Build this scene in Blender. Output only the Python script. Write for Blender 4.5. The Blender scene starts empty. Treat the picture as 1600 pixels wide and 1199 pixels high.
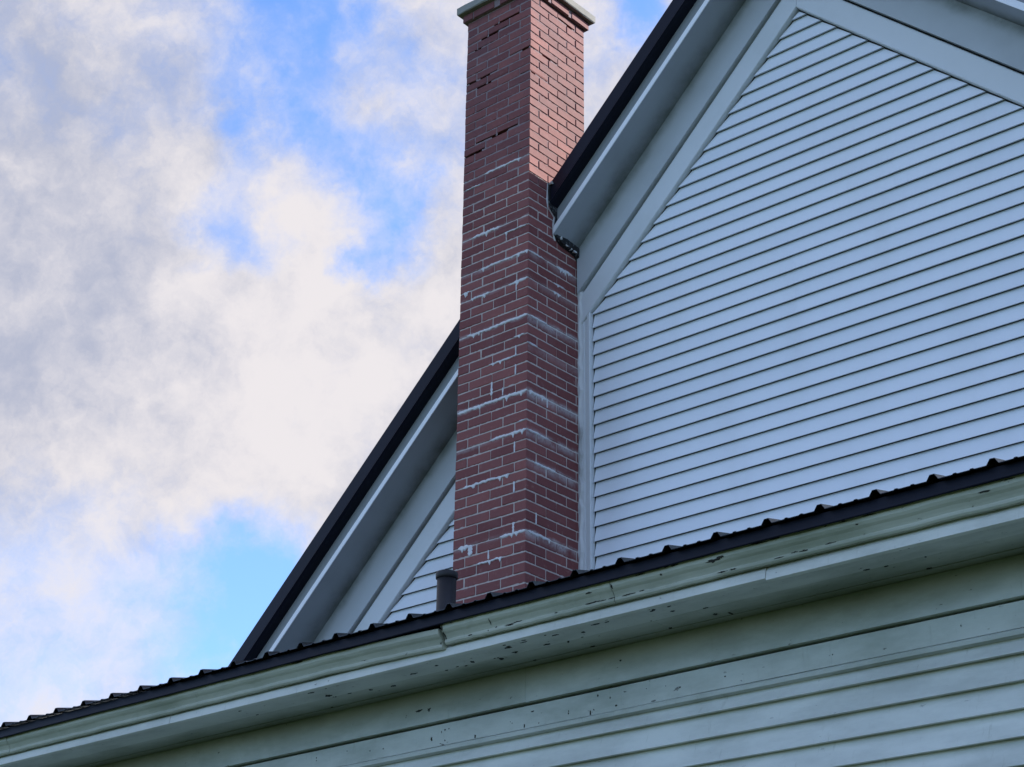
import bpy, bmesh, math, random
from mathutils import Matrix, Vector
R = math.radians
rng = random.Random(11)
scene = bpy.context.scene
col = scene.collection

# ------------------------------------------------------------------ camera
# world: X along the walls (to the right), Y into the house, Z up; metres; eye 1.6 m above the lawn
EYE = 1.6
cam_d = bpy.data.cameras.new('camera'); cam = bpy.data.objects.new('camera', cam_d); col.objects.link(cam)
F_PX, PITCH, YAW, ROLL = 2800.18, R(25.277), R(41.037), R(0.803)
fw = Vector((-math.sin(YAW)*math.cos(PITCH), math.cos(YAW)*math.cos(PITCH), math.sin(PITCH)))
rt = Vector((math.cos(YAW), math.sin(YAW), 0)); up = rt.cross(fw)
r2 = math.cos(ROLL)*rt + math.sin(ROLL)*up; u2 = -math.sin(ROLL)*rt + math.cos(ROLL)*up
m = Matrix((r2, u2, -fw)).transposed().to_4x4(); m.translation = Vector((0, 0, EYE))
cam.matrix_world = m
cam_d.sensor_fit = 'HORIZONTAL'; cam_d.sensor_width = 36; cam_d.lens = F_PX/1600*36
cam_d.clip_start = 0.05; cam_d.clip_end = 2000
scene.camera = cam

# ------------------------------------------------------------------ light
SUN_EL, SUN_AZ = 33.4, 50.0           # azimuth measured from +X towards +Y
SUN_STRENGTH, SKY_STRENGTH, EXPOSURE = 3.3, 0.15, 1.27
world = bpy.data.worlds.new('World'); scene.world = world; world.use_nodes = True
nt = world.node_tree; nt.nodes.clear()
def nd(t, **kw):
    n = CUR.nodes.new(t)
    for k, v in kw.items(): setattr(n, k, v)
    return n
def lk(a, b): CUR.links.new(a, b)
def val(n, i, v): n.inputs[i].default_value = v; return n
def math_(op, a, b=None, c=None, clamp=False):
    n = CUR.nodes.new('ShaderNodeMath'); n.operation = op; n.use_clamp = clamp
    for i, x in enumerate((a, b, c)):
        if x is None: continue
        if hasattr(x, 'is_output'): CUR.links.new(x, n.inputs[i])
        else: n.inputs[i].default_value = x
    return n.outputs[0]
def mixc(fac, a, b, mode='MIX'):
    n = CUR.nodes.new('ShaderNodeMix'); n.data_type = 'RGBA'; n.blend_type = mode
    for s, x in ((n.inputs[0], fac), (n.inputs[6], a), (n.inputs[7], b)):
        if hasattr(x, 'is_output'): CUR.links.new(x, s)
        elif isinstance(x, (int, float)): s.default_value = x
        else: s.default_value = (*x, 1)
    return n.outputs[2]
def smooth(x, lo, hi, a=0., b=1.):
    n = CUR.nodes.new('ShaderNodeMapRange'); n.interpolation_type = 'SMOOTHSTEP'
    CUR.links.new(x, n.inputs[0])
    for i, v in ((1, lo), (2, hi), (3, a), (4, b)): n.inputs[i].default_value = v
    return n.outputs[0]
def noise(vec, scale, detail=4, rough=.55, dist=0., out=0):
    n = CUR.nodes.new('ShaderNodeTexNoise')
    n.inputs['Scale'].default_value = scale; n.inputs['Detail'].default_value = detail
    n.inputs['Roughness'].default_value = rough; n.inputs['Distortion'].default_value = dist
    if vec is not None: CUR.links.new(vec, n.inputs['Vector'])
    return n.outputs[out]
CUR = nt
sky = nd('ShaderNodeTexSky', sky_type='NISHITA', sun_disc=False, sun_elevation=R(SUN_EL), sun_rotation=R(90-SUN_AZ))
sky.air_density = 1.0; sky.dust_density = 0.6; sky.ozone_density = 2.2
tc = nd('ShaderNodeTexCoord')
dirv = tc.outputs['Generated']
# clouds: broken cumulus sheet, with the openings that the photograph shows
def warped(scale, amp):
    w1 = nd('ShaderNodeVectorMath', operation='MULTIPLY_ADD'); lk(noise(dirv, scale, 6, .62, 0, 1), w1.inputs[0]); w1.inputs[1].default_value = (amp,)*3
    o1 = nd('ShaderNodeVectorMath', operation='ADD'); lk(dirv, o1.inputs[0]); o1.inputs[1].default_value = (-amp/2,)*3
    lk(o1.outputs[0], w1.inputs[2]); return w1.outputs[0]
wv = warped(16, .10)
dot = nd('ShaderNodeVectorMath', operation='DOT_PRODUCT'); lk(dirv, dot.inputs[0]); dot.inputs[1].default_value = Vector((-.62, .66, .42)).normalized()
bank = smooth(dot.outputs['Value'], -.1, .93, -.17, .10)          # the bank lies behind the house and thins out away from it
sz = nd('ShaderNodeSeparateXYZ'); lk(dirv, sz.inputs[0])
bank = math_('ADD', bank, math_('MULTIPLY', smooth(sz.outputs[2], .30, .40), smooth(sz.outputs[2], .45, .55, .26, .06)))
n1 = noise(wv, 4.5, 8, .60)
n2 = noise(warped(26, .035), 21, 9, .62)
dens = math_('ADD', math_('MULTIPLY_ADD', n2, .62, math_('MULTIPLY', n1, .62)), bank)
GAPS = [((-.6078, .5245, .5962), .060, .46), ((-.6137, .6004, .5127), .056, .50), ((-.6744, .5452, .498), .046, .42),
        ((-.7195, .6147, .323), .060, .30), ((-.4678, .6445, .6048), .042, .34), ((-.6253, .5547, .5489), .050, .26),
        ((-.7327, .6159, .2894), .085, .36), ((-.6416, .5952, .4838), .024, .30), ((-.6480, .5350, .5420), .046, .22), ((-.6500, .5100, .5630), .044, .22), ((-.5900, .5750, .5650), .034, .18)]
for g, rad, amt in GAPS:
    d_ = nd('ShaderNodeVectorMath', operation='DISTANCE'); lk(wv, d_.inputs[0]); d_.inputs[1].default_value = Vector(g).normalized()
    dens = math_('SUBTRACT', dens, smooth(d_.outputs['Value'], 0, rad, amt, 0))
cover = smooth(dens, .30, .93)
shade = noise(wv, 6, 6, .55)
ccol = mixc(smooth(math_('MULTIPLY_ADD', n2, .45, math_('MULTIPLY', shade, .6)), .38, .66), (1.24, 1.34, 1.72), (2.38, 2.27, 2.33))
skyb = mixc(1.0, sky.outputs[0], (.62, .765, 1.0), 'MULTIPLY')   # a clear, deep blue after rain
skyc = mixc(cover, skyb, ccol)
bg = nd('ShaderNodeBackground'); lk(skyc, bg.inputs[0]); bg.inputs[1].default_value = SKY_STRENGTH
lk(bg.outputs[0], nd('ShaderNodeOutputWorld').inputs[0])

sd = bpy.data.lights.new('sun', 'SUN'); sun = bpy.data.objects.new('sun', sd); col.objects.link(sun)
sd.energy = SUN_STRENGTH; sd.angle = R(1.4); sd.color = (1.0, .92, .84)
sv = Vector((math.cos(R(SUN_EL))*math.cos(R(SUN_AZ)), math.cos(R(SUN_EL))*math.sin(R(SUN_AZ)), math.sin(R(SUN_EL))))
sun.rotation_euler = sv.to_track_quat('Z', 'Y').to_euler(); sun.location = (0, 0, 30)
scene.view_settings.view_transform = 'Standard'; scene.view_settings.look = 'None'
scene.view_settings.exposure = EXPOSURE; scene.view_settings.gamma = 1
scene.render.resolution_x = 1024; scene.render.resolution_y = 767

# ------------------------------------------------------------------ measures (heights relative to the eye)
XC, YC, ZK = -6.6863, 7.8264, 6.1743       # near chimney corner; bed joint number 0
CW, CH = .600, .0677                       # chimney width, course height
YW = 8.371                                 # lip plane of the gable siding
XA, ZA, S = -4.862, 7.203, .962            # apex of the siding, roof slope
YO, YF = YC+.213, YC+.285                  # rake trim plane, rake fascia plane
YE, ZE = 5.35, 2.385                       # wing eave edge
TR = math.tan(R(12))                       # wing roof pitch
YV = 5.80                                  # clapboard plane of the wing
WX0, WX1 = -11.2, 3.0                      # wing ends
GX0, GX1 = -10.6, 2*XA+10.6                # main eaves
def zlow(x): return ZA - S*abs(x-XA)

# ------------------------------------------------------------------ materials
def new_mat(name, rough=.6, spec=.4, metal=0.):
    global CUR
    mt = bpy.data.materials.new(name); mt.use_nodes = True; CUR = mt.node_tree
    b = CUR.nodes['Principled BSDF']
    b.inputs['Roughness'].default_value = rough; b.inputs['Specular IOR Level'].default_value = spec; b.inputs['Metallic'].default_value = metal
    return mt, b
def pos(): return CUR.nodes.new('ShaderNodeNewGeometry').outputs['Position']
def stretch(vec, s):
    n = CUR.nodes.new('ShaderNodeVectorMath'); n.operation = 'MULTIPLY'; CUR.links.new(vec, n.inputs[0]); n.inputs[1].default_value = s
    return n.outputs[0]
def bump(b, h, strength, dist=.002):
    n = CUR.nodes.new('ShaderNodeBump'); n.inputs['Strength'].default_value = strength; n.inputs['Distance'].default_value = dist
    CUR.links.new(h, n.inputs['Height']); CUR.links.new(n.outputs[0], b.inputs['Normal'])
def setc(b, c):
    if hasattr(c, 'is_output'): CUR.links.new(c, b.inputs['Base Color'])
    else: b.inputs['Base Color'].default_value = (*c, 1)

# salt bloom left on the chimney by water: bands that follow certain bed joints, wider on the right face
def bloom_mask(p):
    sx = CUR.nodes.new('ShaderNodeSeparateXYZ'); CUR.links.new(p, sx.inputs[0])
    wob = noise(p, 9, 4, .6)
    z = math_('MULTIPLY_ADD', math_('SUBTRACT', wob, .5), .05, sx.outputs[2])
    z_lo, z_hi = ZK+EYE-44*CH, ZK+EYE+10*CH
    t = CUR.nodes.new('ShaderNodeMapRange'); CUR.links.new(z, t.inputs[0]); t.inputs[1].default_value = z_lo; t.inputs[2].default_value = z_hi
    def ramp(levels, half_up, half_dn):
        cr = CUR.nodes.new('ShaderNodeValToRGB'); CUR.links.new(t.outputs[0], cr.inputs[0]); e = cr.color_ramp
        stops = []
        for k, a in levels:
            zc = ZK+EYE-k*CH
            stops += [((zc-half_dn-z_lo)/(z_hi-z_lo), 0), ((zc-z_lo)/(z_hi-z_lo), a), ((zc+half_up-z_lo)/(z_hi-z_lo), 0)]
        stops.sort()
        while len(e.elements) > 1: e.elements.remove(e.elements[0])
        e.elements[0].position = stops[0][0]; e.elements[0].color = (stops[0][1],)*3+(1,)
        for ps, a in stops[1:]:
            q = e.elements.new(ps); q.color = (a, a, a, 1)
        return cr.outputs[0]
    side = ramp([(5, .5), (8, .35), (12, 1), (15.2, .3), (20, 1), (24, .9), (27, .8), (34, 1)], .022, .060)
    front = ramp([(-6, .5), (1, .5), (5, .7), (8, .4), (12, .8), (20, 1), (24, .6), (34, .5)], .012, .022)
    nr = CUR.nodes.new('ShaderNodeNewGeometry').outputs['True Normal']
    s2 = CUR.nodes.new('ShaderNodeSeparateXYZ'); CUR.links.new(nr, s2.inputs[0])
    onside = smooth(s2.outputs[0], .6, .8)
    blot = smooth(noise(p, 5.5, 6, .62), .30, .58)
    fine = smooth(noise(p, 60, 3, .6), .15, .55)
    mm = CUR.nodes.new('ShaderNodeMix'); mm.data_type = 'FLOAT'; CUR.links.new(onside, mm.inputs[0])
    CUR.links.new(front, mm.inputs[2]); CUR.links.new(side, mm.inputs[3])
    return math_('MULTIPLY', math_('MULTIPLY', mm.outputs[0], blot), fine, clamp=True), sx.outputs[2]

M = {}
# brick
mt, b = new_mat('brick_red', .70, .30); M['brick'] = mt
p = pos(); oi = CUR.nodes.new('ShaderNodeObjectInfo').outputs['Random']
c = mixc(oi, (.160, .045, .045), (.268, .088, .080))
c = mixc(math_('MULTIPLY', smooth(noise(p, 7, 4), .45, .75), .55), c, (.20, .075, .075))
c = mixc(math_('MULTIPLY', smooth(noise(p, 140, 3, .7), .5, .8), .45), c, (.12, .05, .045))
c = mixc(math_('MULTIPLY', smooth(noise(p, 34, 4, .6), .55, .8), .40), c, (.36, .20, .18))
bl, zz = bloom_mask(p)
c = mixc(math_('MULTIPLY', bl, .80), c, (.55, .53, .53))
soot = math_('MULTIPLY', smooth(zz, ZK+EYE-.1, ZK+EYE+1.2), .62)
c = mixc(math_('MULTIPLY', soot, smooth(noise(p, 4, 4), .3, .7)), c, (.125, .052, .058))
setc(b, c); bump(b, noise(p, 170, 5, .7), .5, .0025)
# mortar: pale repointing below, older weathered joints above the roof line
mt, b = new_mat('mortar_grey', .9, .2); M['mortar'] = mt
p = pos()
bl, zz = bloom_mask(p)
zn = math_('MULTIPLY_ADD', noise(p, 3.5, 4), .5, zz)
old = smooth(zn, ZK+EYE+.30, ZK+EYE+.75)
c = mixc(noise(p, 22, 4), (.40, .33, .30), (.58, .50, .465))
c = mixc(old, c, mixc(noise(p, 15, 4), (.19, .135, .14), (.33, .265, .27)))
c = mixc(bl, c, (.62, .61, .60))
setc(b, c); bump(b, noise(p, 200, 4, .7), .6, .003)
mt, b = new_mat('mortar_smear_white', .85, .25); M['smear'] = mt
p = pos(); setc(b, mixc(noise(p, 40, 4), (.55, .545, .56), (.78, .77, .78))); bump(b, noise(p, 160, 4), .5, .003)
mt, b = new_mat('chimney_core_dark', .95, .1); M['core'] = mt; setc(b, (.03, .025, .025))
# concrete cap
mt, b = new_mat('concrete_cap', .85, .3); M['concrete'] = mt; p = pos()
setc(b, mixc(noise(p, 9, 5), (.21, .21, .185), (.35, .34, .305))); bump(b, noise(p, 90, 5, .7), .6, .004)
# vinyl
mt, b = new_mat('vinyl_white', .42, .4); M['vinyl'] = mt; p = pos()
oi = CUR.nodes.new('ShaderNodeObjectInfo').outputs['Random']
c = mixc(oi, (.765, .80, .845), (.815, .845, .885))
c = mixc(math_('MULTIPLY', smooth(noise(stretch(p, (1, 1, .25)), 3.0, 5), .45, .8), .25), c, (.58, .60, .60))
setc(b, c); bump(b, noise(stretch(p, (.6, 1, 2.5)), 5, 3), .35, .004)
# painted trim of the gable
def trim(name, base, dirt, amt):
    mt, b = new_mat(name, .5, .4); p = pos()
    c = mixc(math_('MULTIPLY', smooth(noise(p, 2.6, 6, .62), .42, .78), amt), base, dirt)
    c = mixc(math_('MULTIPLY', smooth(noise(p, 45, 4, .7), .62, .8), amt*.5), c, dirt)
    setc(b, c); bump(b, noise(p, 12, 4), .2, .003)
    return mt
M['frieze'] = trim('frieze_white', (.70, .72, .73), (.50, .53, .51), .35)
M['fascia'] = trim('fascia_grey', (.28, .297, .30), (.22, .235, .235), .4)
M['bead'] = trim('bead_white', (.86, .87, .88), (.62, .65, .65), .2)
M['caulk'] = trim('caulk_dirty_white', (.66, .66, .65), (.22, .22, .21), .8)
# soffit and upper frieze, with mildew and painted-in shade at the corner between them
def mildew_shaded(name, base, dirt, reach, amt):
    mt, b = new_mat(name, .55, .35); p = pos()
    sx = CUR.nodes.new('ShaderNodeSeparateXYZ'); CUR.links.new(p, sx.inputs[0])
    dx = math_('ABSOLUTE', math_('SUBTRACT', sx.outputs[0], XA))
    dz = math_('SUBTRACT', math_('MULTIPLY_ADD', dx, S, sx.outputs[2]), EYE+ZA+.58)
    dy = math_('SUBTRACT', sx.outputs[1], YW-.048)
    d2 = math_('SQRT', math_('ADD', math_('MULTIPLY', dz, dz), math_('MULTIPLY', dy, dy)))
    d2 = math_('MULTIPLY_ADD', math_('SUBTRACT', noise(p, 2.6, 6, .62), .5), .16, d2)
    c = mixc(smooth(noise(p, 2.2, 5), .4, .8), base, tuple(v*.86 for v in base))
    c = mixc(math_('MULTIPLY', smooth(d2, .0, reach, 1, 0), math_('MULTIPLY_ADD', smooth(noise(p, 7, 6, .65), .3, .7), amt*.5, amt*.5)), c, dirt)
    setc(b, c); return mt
M['soffit'] = mildew_shaded('soffit_mildew_shaded', (.36, .385, .42), (.13, .145, .13), .16, .85)
M['frieze_up'] = mildew_shaded('frieze_upper_white', (.52, .545, .56), (.16, .18, .15), .12, .80)
# old oil paint of the wing: yellowed white, green algae, grime and flakes
def old_paint(name, algae, chips, base=(.66, .68, .62), corner=0):
    mt, b = new_mat(name, .55, .35); p = pos(); ps = stretch(p, (.35, 1, 1))
    c = mixc(smooth(noise(ps, 6, 6, .65), .35, .75), base, tuple(v*.80 for v in base))
    c = mixc(math_('MULTIPLY', smooth(noise(ps, 3.0, 7, .66), .42, .72), algae), c, (.17, .215, .12))
    if corner:      # greenish dark tone, strongest at the corner of soffit and wall
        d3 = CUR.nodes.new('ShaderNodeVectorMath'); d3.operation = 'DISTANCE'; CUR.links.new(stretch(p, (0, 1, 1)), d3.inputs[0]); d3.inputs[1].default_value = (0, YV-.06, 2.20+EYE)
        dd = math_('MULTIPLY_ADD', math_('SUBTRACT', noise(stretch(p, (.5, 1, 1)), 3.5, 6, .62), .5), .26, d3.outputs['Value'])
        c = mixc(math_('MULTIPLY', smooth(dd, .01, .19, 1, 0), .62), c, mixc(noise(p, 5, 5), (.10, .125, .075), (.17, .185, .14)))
    c = mixc(math_('MULTIPLY', smooth(noise(stretch(p, (3, 1, .5)), 14, 6, .7), .58, .78), .45), c, (.27, .28, .22))
    spots = math_('MULTIPLY', smooth(noise(stretch(p, (.45, 1, 1)), 46, 3, .6), .70, .735), smooth(noise(p, 5, 3), .45-.15*chips, .62-.1*chips))
    c = mixc(math_('MULTIPLY', spots, min(1, chips)), c, (.05, .045, .04))
    setc(b, c); bump(b, math_('SUBTRACT', noise(stretch(p, (.2, 1, 1)), 40, 5, .65), math_('MULTIPLY', spots, .8)), .45, .003)
    return mt
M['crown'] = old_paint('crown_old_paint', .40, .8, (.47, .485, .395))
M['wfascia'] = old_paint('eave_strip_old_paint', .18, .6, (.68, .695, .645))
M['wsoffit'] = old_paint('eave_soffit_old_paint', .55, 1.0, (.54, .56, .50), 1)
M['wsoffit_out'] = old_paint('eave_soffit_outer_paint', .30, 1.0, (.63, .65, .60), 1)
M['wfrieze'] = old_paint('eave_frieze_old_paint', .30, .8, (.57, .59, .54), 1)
M['clap'] = old_paint('clapboard_old_paint', .12, .35, (.72, .735, .69))
# bare wood where paint came off
mt, b = new_mat('bare_weathered_wood', .9, .2); M['wood'] = mt; setc(b, mixc(noise(pos(), 60, 4), (.02, .02, .018), (.06, .055, .045)))
# metal roofing
mt, b = new_mat('dark_roof_metal', .25, .5); M['metal'] = mt; p = pos()
setc(b, mixc(noise(p, 5, 4), (.006, .006, .008), (.012, .012, .014)))
mt, b = new_mat('dark_trim_metal', .42, .17); M['trimmetal'] = mt; p = pos()
setc(b, mixc(noise(p, 5, 4), (.005, .006, .012), (.011, .012, .024)))
mt, b = new_mat('vent_pipe_plastic', .55, .4); M['pipe'] = mt; p = pos(); setc(b, mixc(noise(p, 14, 4), (.012, .011, .013), (.028, .025, .028)))
mt, b = new_mat('flashing_tar', .6, .4); M['tar'] = mt; p = pos(); setc(b, mixc(smooth(noise(p, 45, 4), .55, .7), (.012, .012, .014), (.14, .14, .15))); bump(b, noise(p, 60, 4), .8, .006)
mt, b = new_mat('sheathing', .9, .1); M['sheath'] = mt; setc(b, (.045, .042, .04))  # backing coloured dark to paint deep shade into the gaps between boards
mt, b = new_mat('lawn_grass', .9, .2); M['lawn'] = mt; p = pos()
c = mixc(noise(p, .6, 6), (.030, .056, .015), (.054, .084, .024)); setc(b, mixc(smooth(noise(p, 25, 4), .4, .7), c, (.025, .042, .012))); bump(b, noise(p, 40, 5), .8, .03)

# ------------------------------------------------------------------ builders
WL = {}
def thing(name, loc, label, cat, group=None):
    o = bpy.data.objects.new(name, None); o.empty_display_size = .2; col.objects.link(o)
    o.location = loc; WL[o] = Vector(loc); o['label'] = label; o['category'] = cat
    if group: o['group'] = group
    return o
def link(name, me, parent, centre, mat=None):
    o = bpy.data.objects.new(name, me); col.objects.link(o)
    WL[o] = Vector(centre)
    if parent is not None:
        o.parent = parent; o.location = Vector(centre) - WL[parent]
    else: o.location = centre
    return o
def obj(name, verts, faces, mat, parent=None, smooth_=False):
    """verts relative to the eye; the mesh gets its own origin at its centre"""
    vs = [Vector(v) for v in verts]
    lo = Vector([min(v[i] for v in vs) for i in range(3)]); hi = Vector([max(v[i] for v in vs) for i in range(3)])
    cen = (lo+hi)/2
    me = bpy.data.meshes.new(name); me.from_pydata([v-cen for v in vs], [], faces)
    bm = bmesh.new(); bm.from_mesh(me); bmesh.ops.recalc_face_normals(bm, faces=bm.faces); bm.to_mesh(me); bm.free()
    me.materials.append(mat)
    if smooth_:
        for f in me.polygons: f.use_smooth = True
    return link(name, me, parent, cen+Vector((0, 0, EYE)))
def box_v(x0, x1, y0, y1, z0, z1):
    v = [(x, y, z) for x in (x0, x1) for y in (y0, y1) for z in (z0, z1)]
    f = [(0, 1, 3, 2), (4, 6, 7, 5), (0, 4, 5, 1), (2, 3, 7, 6), (0, 2, 6, 4), (1, 5, 7, 3)]
    return v, f
def box(name, x0, x1, y0, y1, z0, z1, mat, parent): return obj(name, *box_v(x0, x1, y0, y1, z0, z1), mat, parent)
def sweep(name, prof, x0, x1, mat, parent, line=None, n=1, jit=0., sag=None):
    """closed (y, z) profile carried along X; line(x) is added to z, so a rake is the same shape sheared"""
    line = line or (lambda x: 0.); N = len(prof); vs = []; fs = []
    for i in range(n+1):
        x = x0+(x1-x0)*i/n; j = rng.uniform(-jit, jit); j2 = rng.uniform(-jit, jit); dz = sag(x) if sag else 0
        vs += [(x, y+j, z+line(x)+j2+dz) for y, z in prof]
    for i in range(n):
        for k in range(N):
            a = i*N+k; b_ = i*N+(k+1) % N
            fs.append((a, b_, b_+N, a+N))
    fs += [tuple(range(N)), tuple(range(n*N, n*N+N))]
    return obj(name, vs, fs, mat, parent)
def clip(poly, f):
    """keep the part of an (x, z) polygon where f >= 0"""
    out = []
    for i, a in enumerate(poly):
        b_ = poly[(i+1) % len(poly)]; fa, fb = f(a), f(b_)
        if fa >= 0: out.append(a)
        if (fa >= 0) != (fb >= 0):
            t = fa/(fa-fb); out.append((a[0]+t*(b_[0]-a[0]), a[1]+t*(b_[1]-a[1])))
    return out

# ------------------------------------------------------------------ ground
g = obj('lawn', [(-400, -400, -EYE), (400, -400, -EYE), (400, 400, -EYE), (-400, 400, -EYE)], [(0, 1, 2, 3)], M['lawn'])
g['kind'] = 'structure'; g['label'] = 'green lawn around the house'

# ------------------------------------------------------------------ gabled house
house = thing('gabled_house', (XA, YW+4, 0), 'tall gabled house with white vinyl siding and dark metal roof behind the brick chimney', 'house')
YB = YW+9.0
# walls: sheathing carries the boards
def gable_outline(y): return
zeave = zlow(GX0)+.55
wall = obj('gable_wall', [(GX0+.3, YW+.027, -EYE), (GX1-.3, YW+.027, -EYE), (GX1-.3, YW+.027, zlow(GX0+.3)+.6), (XA, YW+.027, ZA+.6), (GX0+.3, YW+.027, zlow(GX0+.3)+.6),
                          (GX0+.3, YW+.15, -EYE), (GX1-.3, YW+.15, -EYE), (GX1-.3, YW+.15, zlow(GX0+.3)+.6), (XA, YW+.15, ZA+.6), (GX0+.3, YW+.15, zlow(GX0+.3)+.6)],
           [(0, 1, 2, 3, 4), (9, 8, 7, 6, 5), (0, 5, 6, 1), (1, 6, 7, 2), (2, 7, 8, 3), (3, 8, 9, 4), (4, 9, 5, 0)], M['sheath'], house)
for nm, x in (('side_wall', GX0+.3), ('side_wall', GX1-.5)):
    box(nm, x, x+.2, YW+.16, YB, -EYE, zlow(GX0+.3)+.45, M['vinyl'], house)
box('back_wall', GX0+.5, GX1-.5, YB-.2, YB-.004, -EYE, zlow(GX0+.3)+.45, M['vinyl'], house)
# siding boards, one object each, cut along the rakes, the chimney and the corner channel
EXP, LEDGE, Z1 = .1008, .024, 3.8276
POST0, POST1 = XC+.012, XC+.105
def board(poly, zb, dy=0.):
    if len(poly) < 3: return
    if max(a[0] for a in poly)-min(a[0] for a in poly) < .01: return
    n = len(poly); fy = lambda z: YW+dy+LEDGE*(z-zb)/EXP
    vs = [(x, fy(z), z) for x, z in poly] + [(x, YW+.0262+dy, z+(.009 if z < zb+.001 else 0)) for x, z in poly]
    fs = [tuple(range(n)), tuple(range(2*n-1, n-1, -1))] + [(i, (i+1) % n, (i+1) % n+n, i+n) for i in range(n)]
    obj('siding_board', vs, fs, M['vinyl'], wall)
n_c = -9
while True:
    zb = Z1+n_c*EXP; zt = min(zb+EXP+.003, ZA-.004)
    if zb > ZA-.03: break
    full = [(XA-(ZA-zb)/S, zb), (XA+(ZA-zb)/S, zb), (XA+(ZA-zt)/S, zt), (XA-(ZA-zt)/S, zt)]
    left = clip(full, lambda q: (XC-CW-.012)-q[0])
    if left: board(left, zb)
    right = clip(full, lambda q: q[0]-POST1)
    if right:
        pair = n_c//2
        seams = {6: -5.022, 7: -5.031, 2: -3.2, 4: -2.6, -1: -4.4, -3: -3.5, 9: -4.3}
        if pair in seams:
            sxx = seams[pair]
            board(clip(right, lambda q: sxx-q[0]), zb); board(clip(right, lambda q: q[0]-sxx-.0015), zb, -.0018)
        else: board(right, zb)
    n_c += 1
# channel beside the chimney, with ragged caulk
ztop = zlow(POST0)+.02
post = sweep('corner_channel', [(YW-.022, 0), (YW-.022, .001), (YW+.02, .001), (YW+.02, 0)], POST0, POST1, M['frieze'], house) if False else None
pv = []; pf = []
prof = [(POST0, YW-.002), (POST0+.004, YW-.016), (POST0+.030, YW-.016), (POST0+.034, YW-.009), (POST0+.060, YW-.009), (POST0+.062, YW-.022), (POST1-.012, YW-.024), (POST1-.008, YW-.018), (POST1-.008, YW+.020), (POST0, YW+.020)]
zb0 = 2.95
for zz_ in (zb0, 1):
    for x, y in prof: pv.append((x, y, zz_ if zz_ == zb0 else zlow(x)+.012))
n = len(prof); pf = [(i, (i+1) % n, (i+1) % n+n, i+n) for i in range(n)] + [tuple(range(n)), tuple(range(n, 2*n))]
obj('corner_channel', pv, pf, M['frieze'], house)
vs = []; fs = []; q = 60
for i in range(q+1):
    z = zb0+(6.02-zb0)*i/q; w_ = .012+rng.uniform(-.006, .012); d_ = rng.uniform(0, .010)
    vs += [(XC-.001, YW-.022-d_, z), (XC+w_, YW-.026-d_*.6, z), (XC+.016+w_, YW-.013, z), (XC+.016+w_, YW+.01, z), (XC-.001, YW+.01, z)]
for i in range(q):
    for k in range(5): fs.append((i*5+k, i*5+(k+1) % 5, i*5+5+(k+1) % 5, i*5+5+k))
fs += [tuple(range(5)), tuple(range(q*5, q*5+5))]
obj('caulk_bead', vs, fs, M['caulk'], house)
# left channel at the hidden edge of the chimney
box('corner_channel', XC-CW-.014, XC-CW-.002, YW-.012, YW+.02, 2.95, zlow(XC-CW)+.01, M['frieze'], house)

# rakes: (start, end) spans; the left rake is interrupted by the chimney
CL, CR = XC-CW-.004, XC+.012
for x0, x1, meets in ((GX0, CL, 0), (CR, XA-.0015, 1), (XA+.0015, GX1, 0)):
    rk = lambda prof, nm, mat, xa=x0, xb=x1, n=1, jit=0.: sweep(nm, prof, xa, xb, M[mat], house, zlow, n, jit)
    # lower frieze board, with the drip lip that throws the line above the siding
    rk([(YW-.014, .016), (YW-.022, .022), (YW-.022, .034), (YW-.017, .036), (YW-.017, .232), (YW+.022, .250), (YW+.022, .016)], 'frieze_board', 'frieze')
    # upper frieze board
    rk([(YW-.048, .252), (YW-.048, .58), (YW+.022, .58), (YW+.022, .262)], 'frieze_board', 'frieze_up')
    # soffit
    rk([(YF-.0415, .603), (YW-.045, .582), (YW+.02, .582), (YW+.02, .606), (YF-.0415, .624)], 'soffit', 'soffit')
    # fascia and the bead along its foot
    rk([(YF, .650), (YF, .815), (YF+.022, .815), (YF+.022, .628), (YF+.016, .628), (YF+.016, .6485), (YF, .6485)], 'fascia', 'fascia')
    rk([(YF-.050, .598), (YF-.043, .598), (YF-.036, .649), (YF-.0005, .651), (YF-.0005, .660), (YF-.042, .658)], 'bead_moulding', 'bead')
    # metal rake trim with a hemmed lower edge
    rk([(YO+.012, .822), (YO-.008, .834), (YO, .850), (YO, .985), (YO+.010, 1.004), (YO+.09, 1.006), (YO+.09, .992), (YO+.014, .986), (YO+.014, .850), (YO+.030, .832), (YF+.03, .830), (YF+.03, .818)], 'rake_trim', 'trimmetal')
# roof slopes: ribbed metal sheet on boards; the front strip stops at the chimney
def slope_sheet(nm, xa, xb, y0, y1, parent):
    pr = []; y = y0
    while y < y1-.001:
        pr += [(y, .988)] if not pr else []
        ye = min(y+.2286, y1)
        if ye-y > .2: pr += [(y+.18, .988), (y+.195, 1.006), (y+.211, 1.006), (y+.226, .988)]
        y = ye
    pr += [(y1, .988), (y1, .86), (y0, .86)]
    return sweep(nm, pr, xa, xb, M['metal'], parent, zlow)
YN = YC+CW+.012
slope_sheet('roof_edge_sheet', GX0-.02, CL, YO+.095, YN-.003, house)
slope_sheet('roof_edge_sheet', CR, XA-.002, YO+.095, YN-.003, house)
slope_sheet('roof_edge_sheet', XA+.002, GX1+.02, YO+.095, YN-.003, house)
slope_sheet('roof_slope', GX0-.02, XA-.002, YN, YB+.3, house)
slope_sheet('roof_slope', XA+.002, GX1+.02, YN, YB+.3, house)
sweep('ridge_cap', [(YO-.004, 0), (YO-.004, .018), (YB+.3, .018), (YB+.3, 0)], XA-.11, XA+.11, M['metal'], house, lambda x: zlow(x)+1.012, 2)
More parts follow.
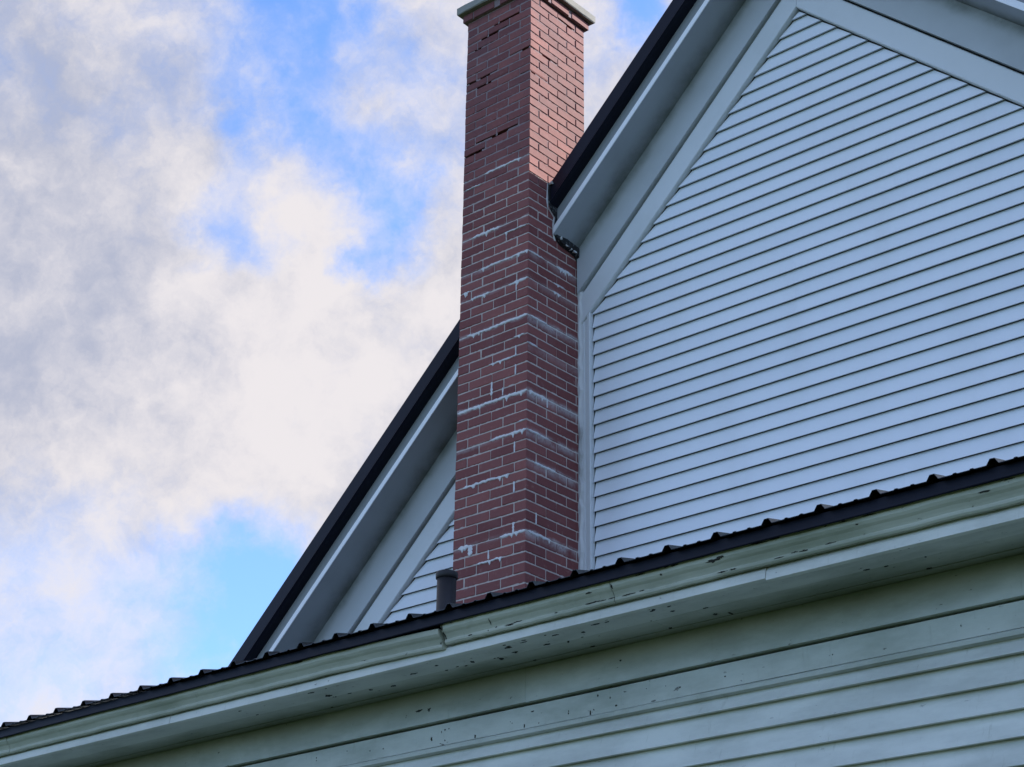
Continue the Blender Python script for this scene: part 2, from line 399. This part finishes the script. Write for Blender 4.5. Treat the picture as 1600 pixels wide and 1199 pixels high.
# tarred step flashing where the rake dies into the chimney
tv = []; tf = []
trace = [(YO-.012, .995), (YO-.014, .93), (YO-.016, .86), (YO+.004, .81), (YF-.012, .76), (YF-.016, .68), (YF-.012, .60), (YF+.05, .565), (YF+.12, .560), (YW-.06, .545), (YW-.02, .50)]
for i, (y, dz) in enumerate(trace):
    w_ = .010 if i < 5 else (.020 if i < 7 else .034)
    z = zlow(XC)+dz; a = rng.uniform(-.006, .006)
    tv += [(XC-.002, y+a-.002, z-.006), (XC+w_, y+a, z+rng.uniform(-.006, .004)), (XC+w_, y+.05, z+.05), (XC-.002, y+.05, z+.05)]
for i in range(len(trace)-1):
    for k in range(4): tf.append((i*4+k, i*4+(k+1) % 4, i*4+4+(k+1) % 4, i*4+4+k))
tf += [(0, 1, 2, 3), tuple(range(len(tv)-4, len(tv)))]
obj('tar_flashing', tv, tf, M['tar'], house)

# old sealant along the flashing, and bits of torn lining that show in the gap under the soffit
cv_ = []; cf_ = []
path = [(YO-.020, .985), (YO-.024, .93), (YO-.026, .86), (YO-.020, .80), (YF-.024, .75), (YF-.034, .68), (YF-.030, .61), (YF-.014, .575)]
for i, (y, dz) in enumerate(path):
    z = zlow(XC)+dz; w_ = rng.uniform(.003, .008)
    cv_ += [(XC-.001, y-w_, z), (XC+.006, y-w_*.3, z), (XC+.006, y+w_, z), (XC-.001, y+w_, z)]
for i in range(len(path)-1):
    for k in range(4): cf_.append((i*4+k, i*4+(k+1) % 4, i*4+4+(k+1) % 4, i*4+4+k))
cf_ += [(0, 1, 2, 3), tuple(range(len(cv_)-4, len(cv_)))]
obj('sealant_line', cv_, cf_, M['caulk'], house)
for y, dz, a, h in ((YF+.075, .566, .020, .007), (YF+.125, .560, .007, .010), (YF+.165, .556, .022, .008), (YF+.02, .60, .006, .014), (YO-.012, .985, .012, .012)):
    z = zlow(XC)+dz; pts = [(a*rng.uniform(.6, 1.1)*math.cos(t*math.pi/3), h*rng.uniform(.6, 1.1)*math.sin(t*math.pi/3)) for t in range(6)]
    obj('torn_lining', [(XC+.037, y+u, z+v) for u, v in pts]+[(XC+.012, y+u*.7, z+v*.7) for u, v in pts], [tuple(range(6)), tuple(range(11, 5, -1))]+[(i, (i+1) % 6, (i+1) % 6+6, i+6) for i in range(6)], M['caulk'], house)

# ------------------------------------------------------------------ wing in front
wing = thing('house_wing', ((WX0+WX1)/2, 7, 0), 'lower wing with old white clapboards, peeling eaves and ribbed dark metal roof', 'house')
wwall = box('wing_wall', WX0, WX1, YV+.055, YV+.16, -EYE, 2.34, M['sheath'], wing)
box('end_wall', WX0, WX0+.12, YV+.165, YW, -EYE, 2.55, M['clap'], wing)
box('end_wall', WX1-.12, WX1, YV+.165, YW, -EYE, 2.55, M['clap'], wing)
CE = .0985
for i in range(36):
    zb = 1.865-i*CE; zt = min(zb+CE+.004, 1.925)
    if zb < -EYE+.03: break
    cuts = sorted([WX0, WX1] + [rng.uniform(-9.5, -6.2), rng.uniform(-1.5, 2.2)] + ([rng.uniform(-5.5, -3.2)] if i % 5 == 3 else []))
    for a, b_ in zip(cuts, cuts[1:]):
        sweep('clapboard', [(YV-.012, zb), (YV-.011, zb+.004), (YV+.024, zt), (YV+.05, zt), (YV+.05, zb+.006)], a+.0008, b_-.0008, M['clap'], wwall, None, 6, .0012)
# frieze boards: a drip cap, the lower board, a shadow gap, the upper board
joints = [WX0, -8.9, -4.62, -.9, WX1]
for a, b_ in zip(joints, joints[1:]):
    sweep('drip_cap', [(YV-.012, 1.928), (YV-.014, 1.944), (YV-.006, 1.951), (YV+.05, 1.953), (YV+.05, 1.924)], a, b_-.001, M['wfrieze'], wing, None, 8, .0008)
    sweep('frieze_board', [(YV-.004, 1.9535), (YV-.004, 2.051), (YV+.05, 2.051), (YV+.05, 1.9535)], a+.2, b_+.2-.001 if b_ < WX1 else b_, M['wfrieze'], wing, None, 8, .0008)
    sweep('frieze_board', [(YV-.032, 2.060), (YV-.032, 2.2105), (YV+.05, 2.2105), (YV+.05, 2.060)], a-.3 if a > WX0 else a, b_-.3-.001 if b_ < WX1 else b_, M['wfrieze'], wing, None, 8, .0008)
# soffit boards
for y0, y1, dz in ((5.437, 5.579, 0), (5.582, 5.708, .0015), (5.711, YV+.05, -.0005)):
    js = [WX0]+[q+rng.uniform(-.6, .6) for q in joints[1:-1]]+[WX1]
    for a2, b2 in zip(js, js[1:]):
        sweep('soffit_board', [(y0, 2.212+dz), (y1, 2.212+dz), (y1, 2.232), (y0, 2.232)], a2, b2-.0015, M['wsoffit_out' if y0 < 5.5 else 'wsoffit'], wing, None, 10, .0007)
# fascia strip, with the joint that has slipped on the right
for a, b_, dz in ((WX0, -6.9, 0), (-6.9, -3.4486, 0), (-3.4486, WX1, -.007)):
    sweep('fascia_strip', [(5.416, 2.209+dz), (5.423, 2.246+dz), (5.440, 2.262), (5.470, 2.262), (5.470, 2.2335), (5.434, 2.2335), (5.434, 2.205+dz)], a+.001, b_-.001, M['wfascia'], wing, None, 12, .0007)
# crown moulding in lengths; the length left of the break has sagged away from the roof edge
ogee = [(5.418, 2.256), (5.404, 2.255), (5.398, 2.262), (5.397, 2.270), (5.400, 2.276), (5.396, 2.284), (5.388, 2.296), (5.378, 2.305), (5.371, 2.315), (5.369, 2.328), (5.369, 2.337), (5.440, 2.337), (5.470, 2.264)]
for a, b_, sg in ((WX0, -8.2, 0), (-8.2, -5.072, 1), (-5.060, -4.1454, 0), (-4.143, -.6, 0), (-.6, WX1, 0)):
    f_ = (lambda x: -.015*max(0, 1-(-5.072-x)/.75)**1.3 if x <= -5.07 else 0) if sg else None
    sweep('crown_moulding', ogee, a+.001, b_-.001, M['crown'], wing, None, 40, .0019, f_)
# sub-fascia behind, eave drip metal and roof panels
box('sub_fascia', WX0, WX1, 5.475, 5.50, 2.236, 2.352, M['wood'], wing)
sweep('drip_edge', [(5.352, 2.330), (5.349, 2.334), (5.353, ZE-.006), (5.40, ZE+.006), (5.40, 2.341), (5.366, 2.3395)], WX0, WX1, M['trimmetal'], wing, None, 60, .0012)
RIB0, PITCHX = -3.373, .2286
def panel_profile():
    pr = [(0, 0)]
    for k in range(4):
        x = k*PITCHX
        pr += [(x+.076, 0), (x+.081, .004), (x+.090, .004), (x+.095, 0), (x+.141, 0), (x+.146, .004), (x+.155, .004), (x+.160, 0)]
        pr += [(x+PITCHX-.023, 0), (x+PITCHX-.009, .021), (x+PITCHX+.009, .021), (x+PITCHX+.023, 0)] if k < 3 else [(x+PITCHX-.023, 0), (x+PITCHX-.009, .021), (x+PITCHX, .021)]
    return [(-.0001, .021), (.009, .021), (.023, 0)] + pr[1:]
PP = panel_profile()
Y_A, Y_B = YE-.028, YW-.004
def zr(y): return ZE-.002+(y-YE)*TR
npan = 0
x = RIB0-8*4*PITCHX
while x < WX1-.3:
    vs = []
    lift = rng.uniform(0, .004); n = len(PP)
    for (y, t) in ((Y_A, 0), (Y_B, 0)):
        vs += [(x+u+.0008, y, zr(y)+.0015+h+lift) for u, h in PP]
    for (y, t) in ((Y_A, 0), (Y_B, 0)):
        vs += [(x+u+.0008, y, zr(y)+h+lift-.0008) for u, h in PP]
    fs = []
    for i in range(n-1):
        fs += [(i, i+1, n+i+1, n+i), (2*n+i, 3*n+i, 3*n+i+1, 2*n+i+1), (i, 2*n+i, 2*n+i+1, i+1), (n+i, n+i+1, 3*n+i+1, 3*n+i)]
    fs += [(0, n, 3*n, 2*n), (n-1, 3*n-1, 4*n-1, 2*n-1)]
    obj('roof_panel', vs, fs, M['metal'], wing)
    x += 4*PITCHX
# flakes of bare wood where the paint came away; those at the crown break paint the dark of its hole (x, y, z, half length, half height, plane)
CHIPS = [('c', -3.651, 2.312, .030, .006), ('c', -3.61, 2.318, .018, .005), ('c', -3.995, 2.330, .022, .003), ('c', -4.138, 2.311, .004, .010), ('c', -5.052, 2.290, .004, .014), ('c', -5.11, 2.296, .030, .011), ('c', -5.078, 2.275, .006, .016), ('c', -5.052, 2.32, .006, .012), ('c', -4.79, 2.30, .002, .012),
         ('c', -3.304, 2.275, .014, .003), ('c', -3.441, 2.334, .05, .004), ('c', -3.36, 2.335, .03, .003), ('c', -4.251, 2.276, .035, .003), ('c', -4.075, 2.273, .03, .0035), ('c', -4.16, 2.275, .02, .003), ('c', -5.45, 2.318, .02, .004),
         ('s', -4.001, 5.466, .012, .008), ('s', -3.953, 5.524, .010, .006), ('s', -4.78, 5.494, .020, .008), ('s', -4.913, 5.600, .014, .012), ('s', -4.624, 5.559, .016, .009), ('s', -4.80, 5.56, .022, .006), ('s', -5.04, 5.555, .010, .012),
         ('s', -5.953, 5.466, .020, .006), ('s', -5.923, 5.55, .022, .014), ('s', -5.573, 5.618, .014, .008), ('s', -3.845, 5.662, .009, .009), ('s', -4.091, 5.70, .009, .007), ('s', -3.791, 5.69, .005, .018), ('s', -5.369, 5.53, .024, .007),
         ('s', -4.40, 5.52, .010, .008), ('s', -4.30, 5.47, .024, .005), ('s', -4.52, 5.48, .020, .005), ('s', -5.70, 5.60, .008, .008), ('s', -5.20, 5.50, .010, .006), ('s', -4.68, 5.475, .02, .004),
         ('u', -5.55, 2.125, .022, .008), ('u', -5.49, 2.120, .011, .009), ('u', -4.40, 2.15, .005, .005),
         ('f', -4.448, 1.972, .006, .004), ('f', -4.9, 2.022, .010, .003), ('f', -4.584, 1.965, .004, .010), ('f', -5.494, 1.991, .005, .012), ('f', -5.23, 1.965, .005, .009), ('f', -4.946, 1.965, .004, .009), ('f', -3.9, 2.0, .004, .004)]
for _ in range(46):      # small flakes strung along the edge of the soffit and its seams
    CHIPS.append(('s', rng.choice([rng.gauss(-4.7, .45), rng.uniform(-6.6, -2.2)]), rng.choice([5.447, 5.455, 5.47, 5.575, 5.586, 5.706]) + rng.uniform(-.006, .010), rng.uniform(.003, .013), rng.uniform(.002, .005)))
for _ in range(22):
    CHIPS.append(('f', rng.choice([rng.gauss(-4.75, .35), rng.uniform(-6.6, -2.2)]), rng.uniform(1.965, 2.035), rng.uniform(.0015, .004), rng.uniform(.0015, .005)))
for _ in range(30):
    CHIPS.append(('c', rng.uniform(-6.2, -2.4), rng.choice([2.268, 2.272, 2.275, 2.331, 2.332, 2.334, 2.31]), rng.uniform(.004, .034), rng.uniform(.0015, .0035)))
for kind, x, w_, a, h in CHIPS:
    pts = []
    for i in range(15):
        t = 2*math.pi*i/15; rr = rng.uniform(.40, 1.25)
        pts.append((x+a*rr*math.cos(t), h*rr*math.sin(t)))
    if kind == 's': P0 = [(px, w_+d*1.0, 2.2105) for px, d in pts]; P1 = [(px, w_+d, 2.2145) for px, d in pts]
    else:
        def yy_(z):
            if kind == 'f': return YV-.0055
            if kind == 'u': return YV-.0335
            o2 = sorted(ogee[1:11], key=lambda q: q[1])
            for (ya, za), (yb, zb) in zip(o2, o2[1:]):
                if za <= z <= zb and zb > za: return ya+(yb-ya)*(z-za)/(zb-za)-.0018
            return 5.368
        P0 = [(px, yy_(w_+d), w_+d) for px, d in pts]; P1 = [(px, y+.004, z) for px, y, z in P0]
    n = 15
    obj('paint_chip', P0+P1, [tuple(range(n)), tuple(range(2*n-1, n-1, -1))]+[(i, (i+1) % n, (i+1) % n+n, i+n) for i in range(n)], M['wood'], wing)

# ------------------------------------------------------------------ vent pipe on the wing roof
PX, PY = -6.746, 7.2
def lathe(name, prof, cx_, cy_, mat, parent, seg=28):
    vs = []; fs = []; n = len(prof)
    for i in range(seg):
        t = 2*math.pi*i/seg
        vs += [(cx_+r_*math.cos(t), cy_+r_*math.sin(t), z) for r_, z in prof]
    for i in range(seg):
        for k in range(n):
            fs.append((i*n+k, ((i+1) % seg)*n+k, ((i+1) % seg)*n+(k+1) % n, i*n+(k+1) % n))
    o = obj(name, vs, fs, mat, parent)
    for f in o.data.polygons: f.use_smooth = abs(f.normal.z) < .5
    return o
zp = zr(PY)
vent = thing('vent_pipe', (PX, PY, zp+EYE), 'short dark vent pipe standing on the metal roof left of the chimney', 'pipe')
lathe('pipe', [(.0565, zp-.02), (.0565, 3.412), (.050, 3.412), (.050, zp-.02)], PX, PY, M['pipe'], vent)
lathe('rim', [(.0570, 3.395), (.0640, 3.400), (.0655, 3.425), (.0630, 3.436), (.052, 3.436), (.052, 3.4125), (.0570, 3.4125)], PX, PY, M['pipe'], vent)
lathe('boot', [(.0575, zp+.09), (.066, zp+.085), (.085, zp+.03), (.14, zp+.035), (.14, zp-.03), (.0575, zp-.03)], PX, PY, M['tar'], vent)

# ------------------------------------------------------------------ chimney
# washed-out stretches of joint, by distance from the near corner
OPEN_F = {-23: [(.30, .46)], -24: [(.10, .35)], -22: [(.47, .53)], -19: [(.02, .08)], -18: [(.37, .46), (.50, .57)], -17: [(.36, .50)], -10: [(.20, .34)], -9: [(.44, .58)]}   # by distance from the near corner
OPEN_S = {-26: [(0, .62)], -25: [(.40, .47)], -22: [(.43, .50)], -19: [(.14, .22)], -16: [(.02, .06)]}
KT, KB = -26, 48                              # rows of brick between these bed joints
chim = thing('brick_chimney', (XC-CW/2, YC+CW/2, zr(YC+CW/2)+EYE), 'tall red brick chimney with concrete cap, cracked joints and white mortar stains', 'chimney')
MOD, JT = .2032, .0082
BL, BD, BH = (CW-2*JT)/3, .0950, CH-JT
def brick_mesh(name, L, D, H, seed, edge=.0030, chip=0.):
    rr = random.Random(seed); me = bpy.data.meshes.new(name); bm = bmesh.new()
    bmesh.ops.create_cube(bm, size=1)
    bmesh.ops.scale(bm, vec=(L, D, H), verts=bm.verts)
    bmesh.ops.bevel(bm, geom=list(bm.edges), offset=edge, segments=1, affect='EDGES', profile=.5)
    for v in bm.verts: v.co += Vector((rr.uniform(-.0011, .0011), rr.uniform(-.0009, .0009), rr.uniform(-.0011, .0011)))
    if chip:             # lower arris broken away
        for v in bm.verts:
            if v.co.z < -H/2+.0045 and abs(v.co.y) > D/2-.0045: v.co.z += chip*rr.uniform(.5, 1.2)
    bm.to_mesh(me); bm.free(); me.materials.append(M['brick']); return me
LONG = [brick_mesh('brick_stretcher', BL, BD, BH, s) for s in range(6)]
WORN = [brick_mesh('brick_worn', BL, BD, BH, 20+s, .0030, .012) for s in range(4)]
# bricks: (x, y, z, rotated, half?) ; even rows: stretchers run along the front and back, odd rows along the sides
rows = []
stuffv = []; stufff = []
def put(x, y, z, rot, shown, proud=0., worn=False):
    rr = rng
    jx, jy = rr.uniform(-.0012, .0012), rr.uniform(-.0012, .0012)
    if shown:
        o = link('brick', rr.choice(WORN if worn else LONG), chim, Vector((x+jx, y+jy-proud, z+EYE)))
        o.rotation_euler = (rr.uniform(-.004, .004), rr.uniform(-.004, .004), (math.pi/2 if rot else 0)+rr.uniform(-.005, .005)+(math.pi if rr.random() < .5 else 0))
    else:
        me = rr.choice(LONG); base = len(stuffv)
        for v in me.vertices:
            c = v.co; stuffv.append(((x-c.y if rot else x+c.x), (y+c.x if rot else y+c.y), z+c.z))
        for f in me.polygons: stufff.append(tuple(base+i for i in f.vertices))
X0, X1, Y0, Y1 = XC-CW, XC, YC, YC+CW
def row_bricks(k, grow=0.):
    """bricks of the row under bed joint k"""
    z = ZK-k*CH-CH/2; out = []
    x0, x1, y0, y1 = X0-grow, X1+grow, Y0-grow, Y1+grow
    a = (x1-x0+JT)/3
    if k % 2 == 0:
        for i in range(3):
            xx = x0+BL/2+i*(x1-x0-BL)/2
            out += [(xx, y0+BD/2, z, 0, True), (xx, y1-BD/2, z, 0, False)]
        ya, yb = y0+BD+JT, y1-BD-JT
        for i in range(2):
            yy2 = ya+BL/2+i*(yb-ya-BL)
            out += [(x1-BD/2, yy2, z, 1, True), (x0+BD/2, yy2, z, 1, False)]
    else:
        for i in range(3):
            yy2 = y0+BL/2+i*(y1-y0-BL)/2
            out += [(x1-BD/2, yy2, z, 1, i < 2), (x0+BD/2, yy2, z, 1, i == 0)]
        xa, xb = x0+BD+JT, x1-BD-JT
        for i in range(2):
            xx = xa+BL/2+i*(xb-xa-BL)
            out += [(xx, y0+BD/2, z, 0, True), (xx, y1-BD/2, z, 0, False)]
    return out
nshow = 0
for k in range(KT, KB):
    for (x, y, z, rot, sh) in row_bricks(k):
        hid = rot and y > Y0+CW*.62 and x > XC-.3 and not (k < -4)       # far end of the right face, mostly behind trim
        sh = sh and k <= 40 and not (k % 2 and rot and x < XC-.3 and k > 34) and not hid
        if sh and nshow >= 300: sh = False
        nshow += sh
        worn = False                                        # edges broken away next to open joints
        hl = BL/2
        for kk in (k+1,):
            fu = (X1-x-(BD/2 if rot else hl), X1-x+(BD/2 if rot else hl)); ru = (y-Y0-(hl if rot else BD/2), y-Y0+(hl if rot else BD/2))
            if y < Y0+.12 or not rot:
                worn |= any(a < fu[1]-.03 and b_ > fu[0]+.03 for a, b_ in OPEN_F.get(kk, [])) and y < Y0+.2
            if x > X1-.12 and kk > -26: worn |= any(a < ru[1]-.02 and b_ > ru[0]+.02 for a, b_ in OPEN_S.get(kk, []))
        put(x, y, z, rot, sh, 0., worn)
for (x, y, z, rot, sh) in row_bricks(KT-1, .026): put(x, y, z, rot, False)
obj('corbel_mortar', *box_v(X0-.020, X1+.020, Y0-.020, Y1+.020, ZK-KT*CH+.003, ZK-KT*CH+CH+.002), M['mortar'], chim)
sb = obj('far_bricks', stuffv, stufff, M['brick'], chim); sb['kind'] = 'stuff'
print('bricks shown', nshow)
# dark-coloured box that paints the shade inside open joints
obj('core', *box_v(X0+.05, X1-.05, Y0+.05, Y1-.05, ZK-KB*CH, ZK-KT*CH+CH), M['core'], chim)
# mortar, joint by joint; washed-out stretches are left open
mv = []; mf = []
def quad(pts): b0 = len(mv); mv.extend(pts); mf.append(tuple(range(b0, b0+4)))
def face_pt(face, u, z, d):
    """u from the near corner, d = depth behind the face"""
    if face == 'F': return (X1-u, Y0+d, z)
    if face == 'R': return (X1-d, Y0+u, z)
    if face == 'L': return (X0+d, Y0+u, z)
    return (X0+u, Y1-d, z)
def rec(k, rr, face='F'): return (.0026 if k > -3 else (.0050 if face == 'R' else .0022))+rr.uniform(-.0012, .0015)
for face in 'FRLB':
    opens = {'F': OPEN_F, 'R': OPEN_S}.get(face, {})
    for k in range(KT, KB):
        z = ZK-k*CH; N = 40; ds = [rec(k, rng, face) for _ in range(N+1)]
        for i in range(N):
            ua, ub = CW*i/N, CW*(i+1)/N; um = (ua+ub)/2
            if any(a <= um <= b_ for a, b_ in opens.get(k, [])): continue
            da, db = ds[i], ds[i+1]
            if i == 0: ua = da
            if i == N-1: ub = CW-db
            h = JT/2+.004
            quad([face_pt(face, ua, z-h, da), face_pt(face, ub, z-h, db), face_pt(face, ub, z+h, db), face_pt(face, ua, z+h, da)])
            # the mortar has a body: a shelf going in, seen where the joint beside it is open
            quad([face_pt(face, ua, z+h-.004, da), face_pt(face, ub, z+h-.004, db), face_pt(face, ub, z+h-.004, .05), face_pt(face, ua, z+h-.004, .05)])
        # head joints in the row below
        along = (k % 2 == 0) if face in 'FB' else (k % 2 == 1)
        if along: us = [BL+JT/2+i*(CW-BL)/2 - (0 if i == 0 else 0) for i in range(2)]
        else: us = [BD+JT/2, CW/2, CW-BD-JT/2]
        if along: us = [(BL/2+(CW-BL)/4*(2*i+1)) for i in range(2)]
        for u in us:
            d = rec(k, rng, face)+.0005; w_ = JT/2+.004
            quad([face_pt(face, u-w_, z-CH+.001, d), face_pt(face, u+w_, z-CH+.001, d), face_pt(face, u+w_, z-.001, d), face_pt(face, u-w_, z-.001, d)])
obj('mortar', mv, mf, M['mortar'], chim)
# smears of white mortar squeezed over the joints: (face, joint, from, to, half height, drips)
SM = [('F', -6, .07, .40, .007, 1), ('F', -5, .42, .585, .004, 0), ('F', 1, .25, .50, .009, 1), ('F', 2, .01, .22, .005, 1), ('F', 5, .0, .42, .007, 3), ('F', 8, .0, .17, .008, 2), ('F', 8, .33, .50, .007, 3),
      ('F', 7, .52, .57, .006, 4), ('F', 12, .0, .53, .008, 2), ('F', 14, .02, .12, .005, 1), ('F', 16, .08, .33, .006, 2), ('F', 20, .0, .595, .009, 3), ('F', 23, .0, .08, .004, 0), ('F', 24, .0, .31, .008, 2),
      ('F', 28, .13, .53, .007, 5), ('F', 34, .0, .21, .009, 2), ('F', 34, .46, .56, .011, 2), ('F', 36, .18, .40, .006, 2), ('F', 25, .50, .58, .003, 0),
      ('R', 5, .0, .16, .005, 0), ('R', 5, .29, .47, .008, 5), ('R', 7, .26, .38, .005, 1), ('R', 8, .25, .34, .006, 2), ('R', 12, .02, .20, .006, 0), ('R', 15, .0, .10, .006, 0), ('R', 20, .02, .20, .008, 2), ('R', 24, .0, .22, .006, 0), ('R', 27, .06, .30, .007, 0), ('R', 34, .02, .24, .008, 1)]
HEADS = [('F', 18, .300, .012, 1.3), ('F', 25, .098, .008, 1), ('F', 29, .098, .008, 1), ('F', 33, .098, .013, 1), ('F', 34, .455, .020, .95), ('F', 35, .300, .007, .8), ('F', 19, .203, .008, .7), ('R', 32, .098, .011, 1), ('R', 20, .2, .010, .8), ('F', 8, .10, .005, 1), ('F', 15, .098, .006, 1), ('F', 17, .098, .006, 1)]
def smear(face, ring):
    """ring: outline (u, z) ; a lens of mortar standing about 3 mm proud"""
    n = len(ring); cu = sum(q[0] for q in ring)/n; cz = sum(q[1] for q in ring)/n
    return n, cu, cz
for face, k, a, b_, h, drips in SM:
    h *= 1.35; z0_ = ZK-k*CH; n = max(6, int((b_-a)/.012)); vs = []; fs = []
    dr = {rng.randrange(1, n) for _ in range(drips)}
    wander = 0.
    for i in range(n+1):
        u = a+(b_-a)*i/n; taper = min(1, .25+i/2.5, .25+(n-i)/2.5)
        wander = .7*wander+rng.uniform(-.0018, .0018)
        t_ = h*taper*rng.uniform(.55, 1.15); d_ = h*taper*rng.uniform(.6, 1.25)+(rng.uniform(.010, .026) if i in dr else 0)
        out = -.0034*taper-rng.uniform(0, .0012)
        zc = z0_+wander
        vs += [face_pt(face, u, zc+t_, .0006), face_pt(face, u, zc+t_*.5, out), face_pt(face, u, zc-d_*.6, out), face_pt(face, u, zc-d_, .0006), face_pt(face, u, zc, .006)]
    for i in range(n):
        for q in range(5): fs.append((i*5+q, i*5+(q+1) % 5, i*5+5+(q+1) % 5, i*5+5+q))
    fs += [tuple(range(5)), tuple(range(n*5, n*5+5))]
    obj('mortar_smear', vs, fs, M['smear'], chim)
for face, k, u, w_, ln in HEADS:
    zt = ZK-k*CH+.004; zb = zt-CH*ln-.006; vs = []; fs = []; n = 7
    for i in range(n+1):
        z = zt+(zb-zt)*i/n; ww = w_*rng.uniform(.5, 1.1)*(.6 if i in (0, n) else 1); o_ = -.003-rng.uniform(0, .0015)
        vs += [face_pt(face, u-ww, z, .0006), face_pt(face, u-ww*.5, z, o_), face_pt(face, u+ww*.5, z, o_), face_pt(face, u+ww, z, .0006), face_pt(face, u, z, .006)]
    for i in range(n):
        for q in range(5): fs.append((i*5+q, i*5+(q+1) % 5, i*5+5+(q+1) % 5, i*5+5+q))
    fs += [tuple(range(5)), tuple(range(n*5, n*5+5))]
    obj('mortar_smear', vs, fs, M['smear'], chim)
# concrete cap
g_ = .060; zc0 = ZK-KT*CH+CH+.003; zc1 = zc0+.068
cv = []; NS = 9
for gx, z in ((g_-.006, zc0), (g_, zc0+.006), (g_, zc1-.010), (g_-.012, zc1), (-.10, zc1+.05)):
    cor = [(X0-gx, Y0-gx), (X1+gx, Y0-gx), (X1+gx, Y1+gx), (X0-gx, Y1+gx)]
    for q in range(4):
        (ax, ay), (bx, by) = cor[q], cor[(q+1) % 4]
        for t in range(NS):
            cv.append((ax+(bx-ax)*t/NS+rng.uniform(-.002, .002), ay+(by-ay)*t/NS+rng.uniform(-.002, .002), z+rng.uniform(-.0022, .0022)))
NR = 4*NS; cf = [tuple(range(NR)), tuple(range(4*NR, 5*NR))]
for i in range(4):
    for q in range(NR): cf.append((i*NR+q, i*NR+(q+1) % NR, i*NR+NR+(q+1) % NR, i*NR+NR+q))
obj('cap_slab', cv, cf, M['concrete'], chim)
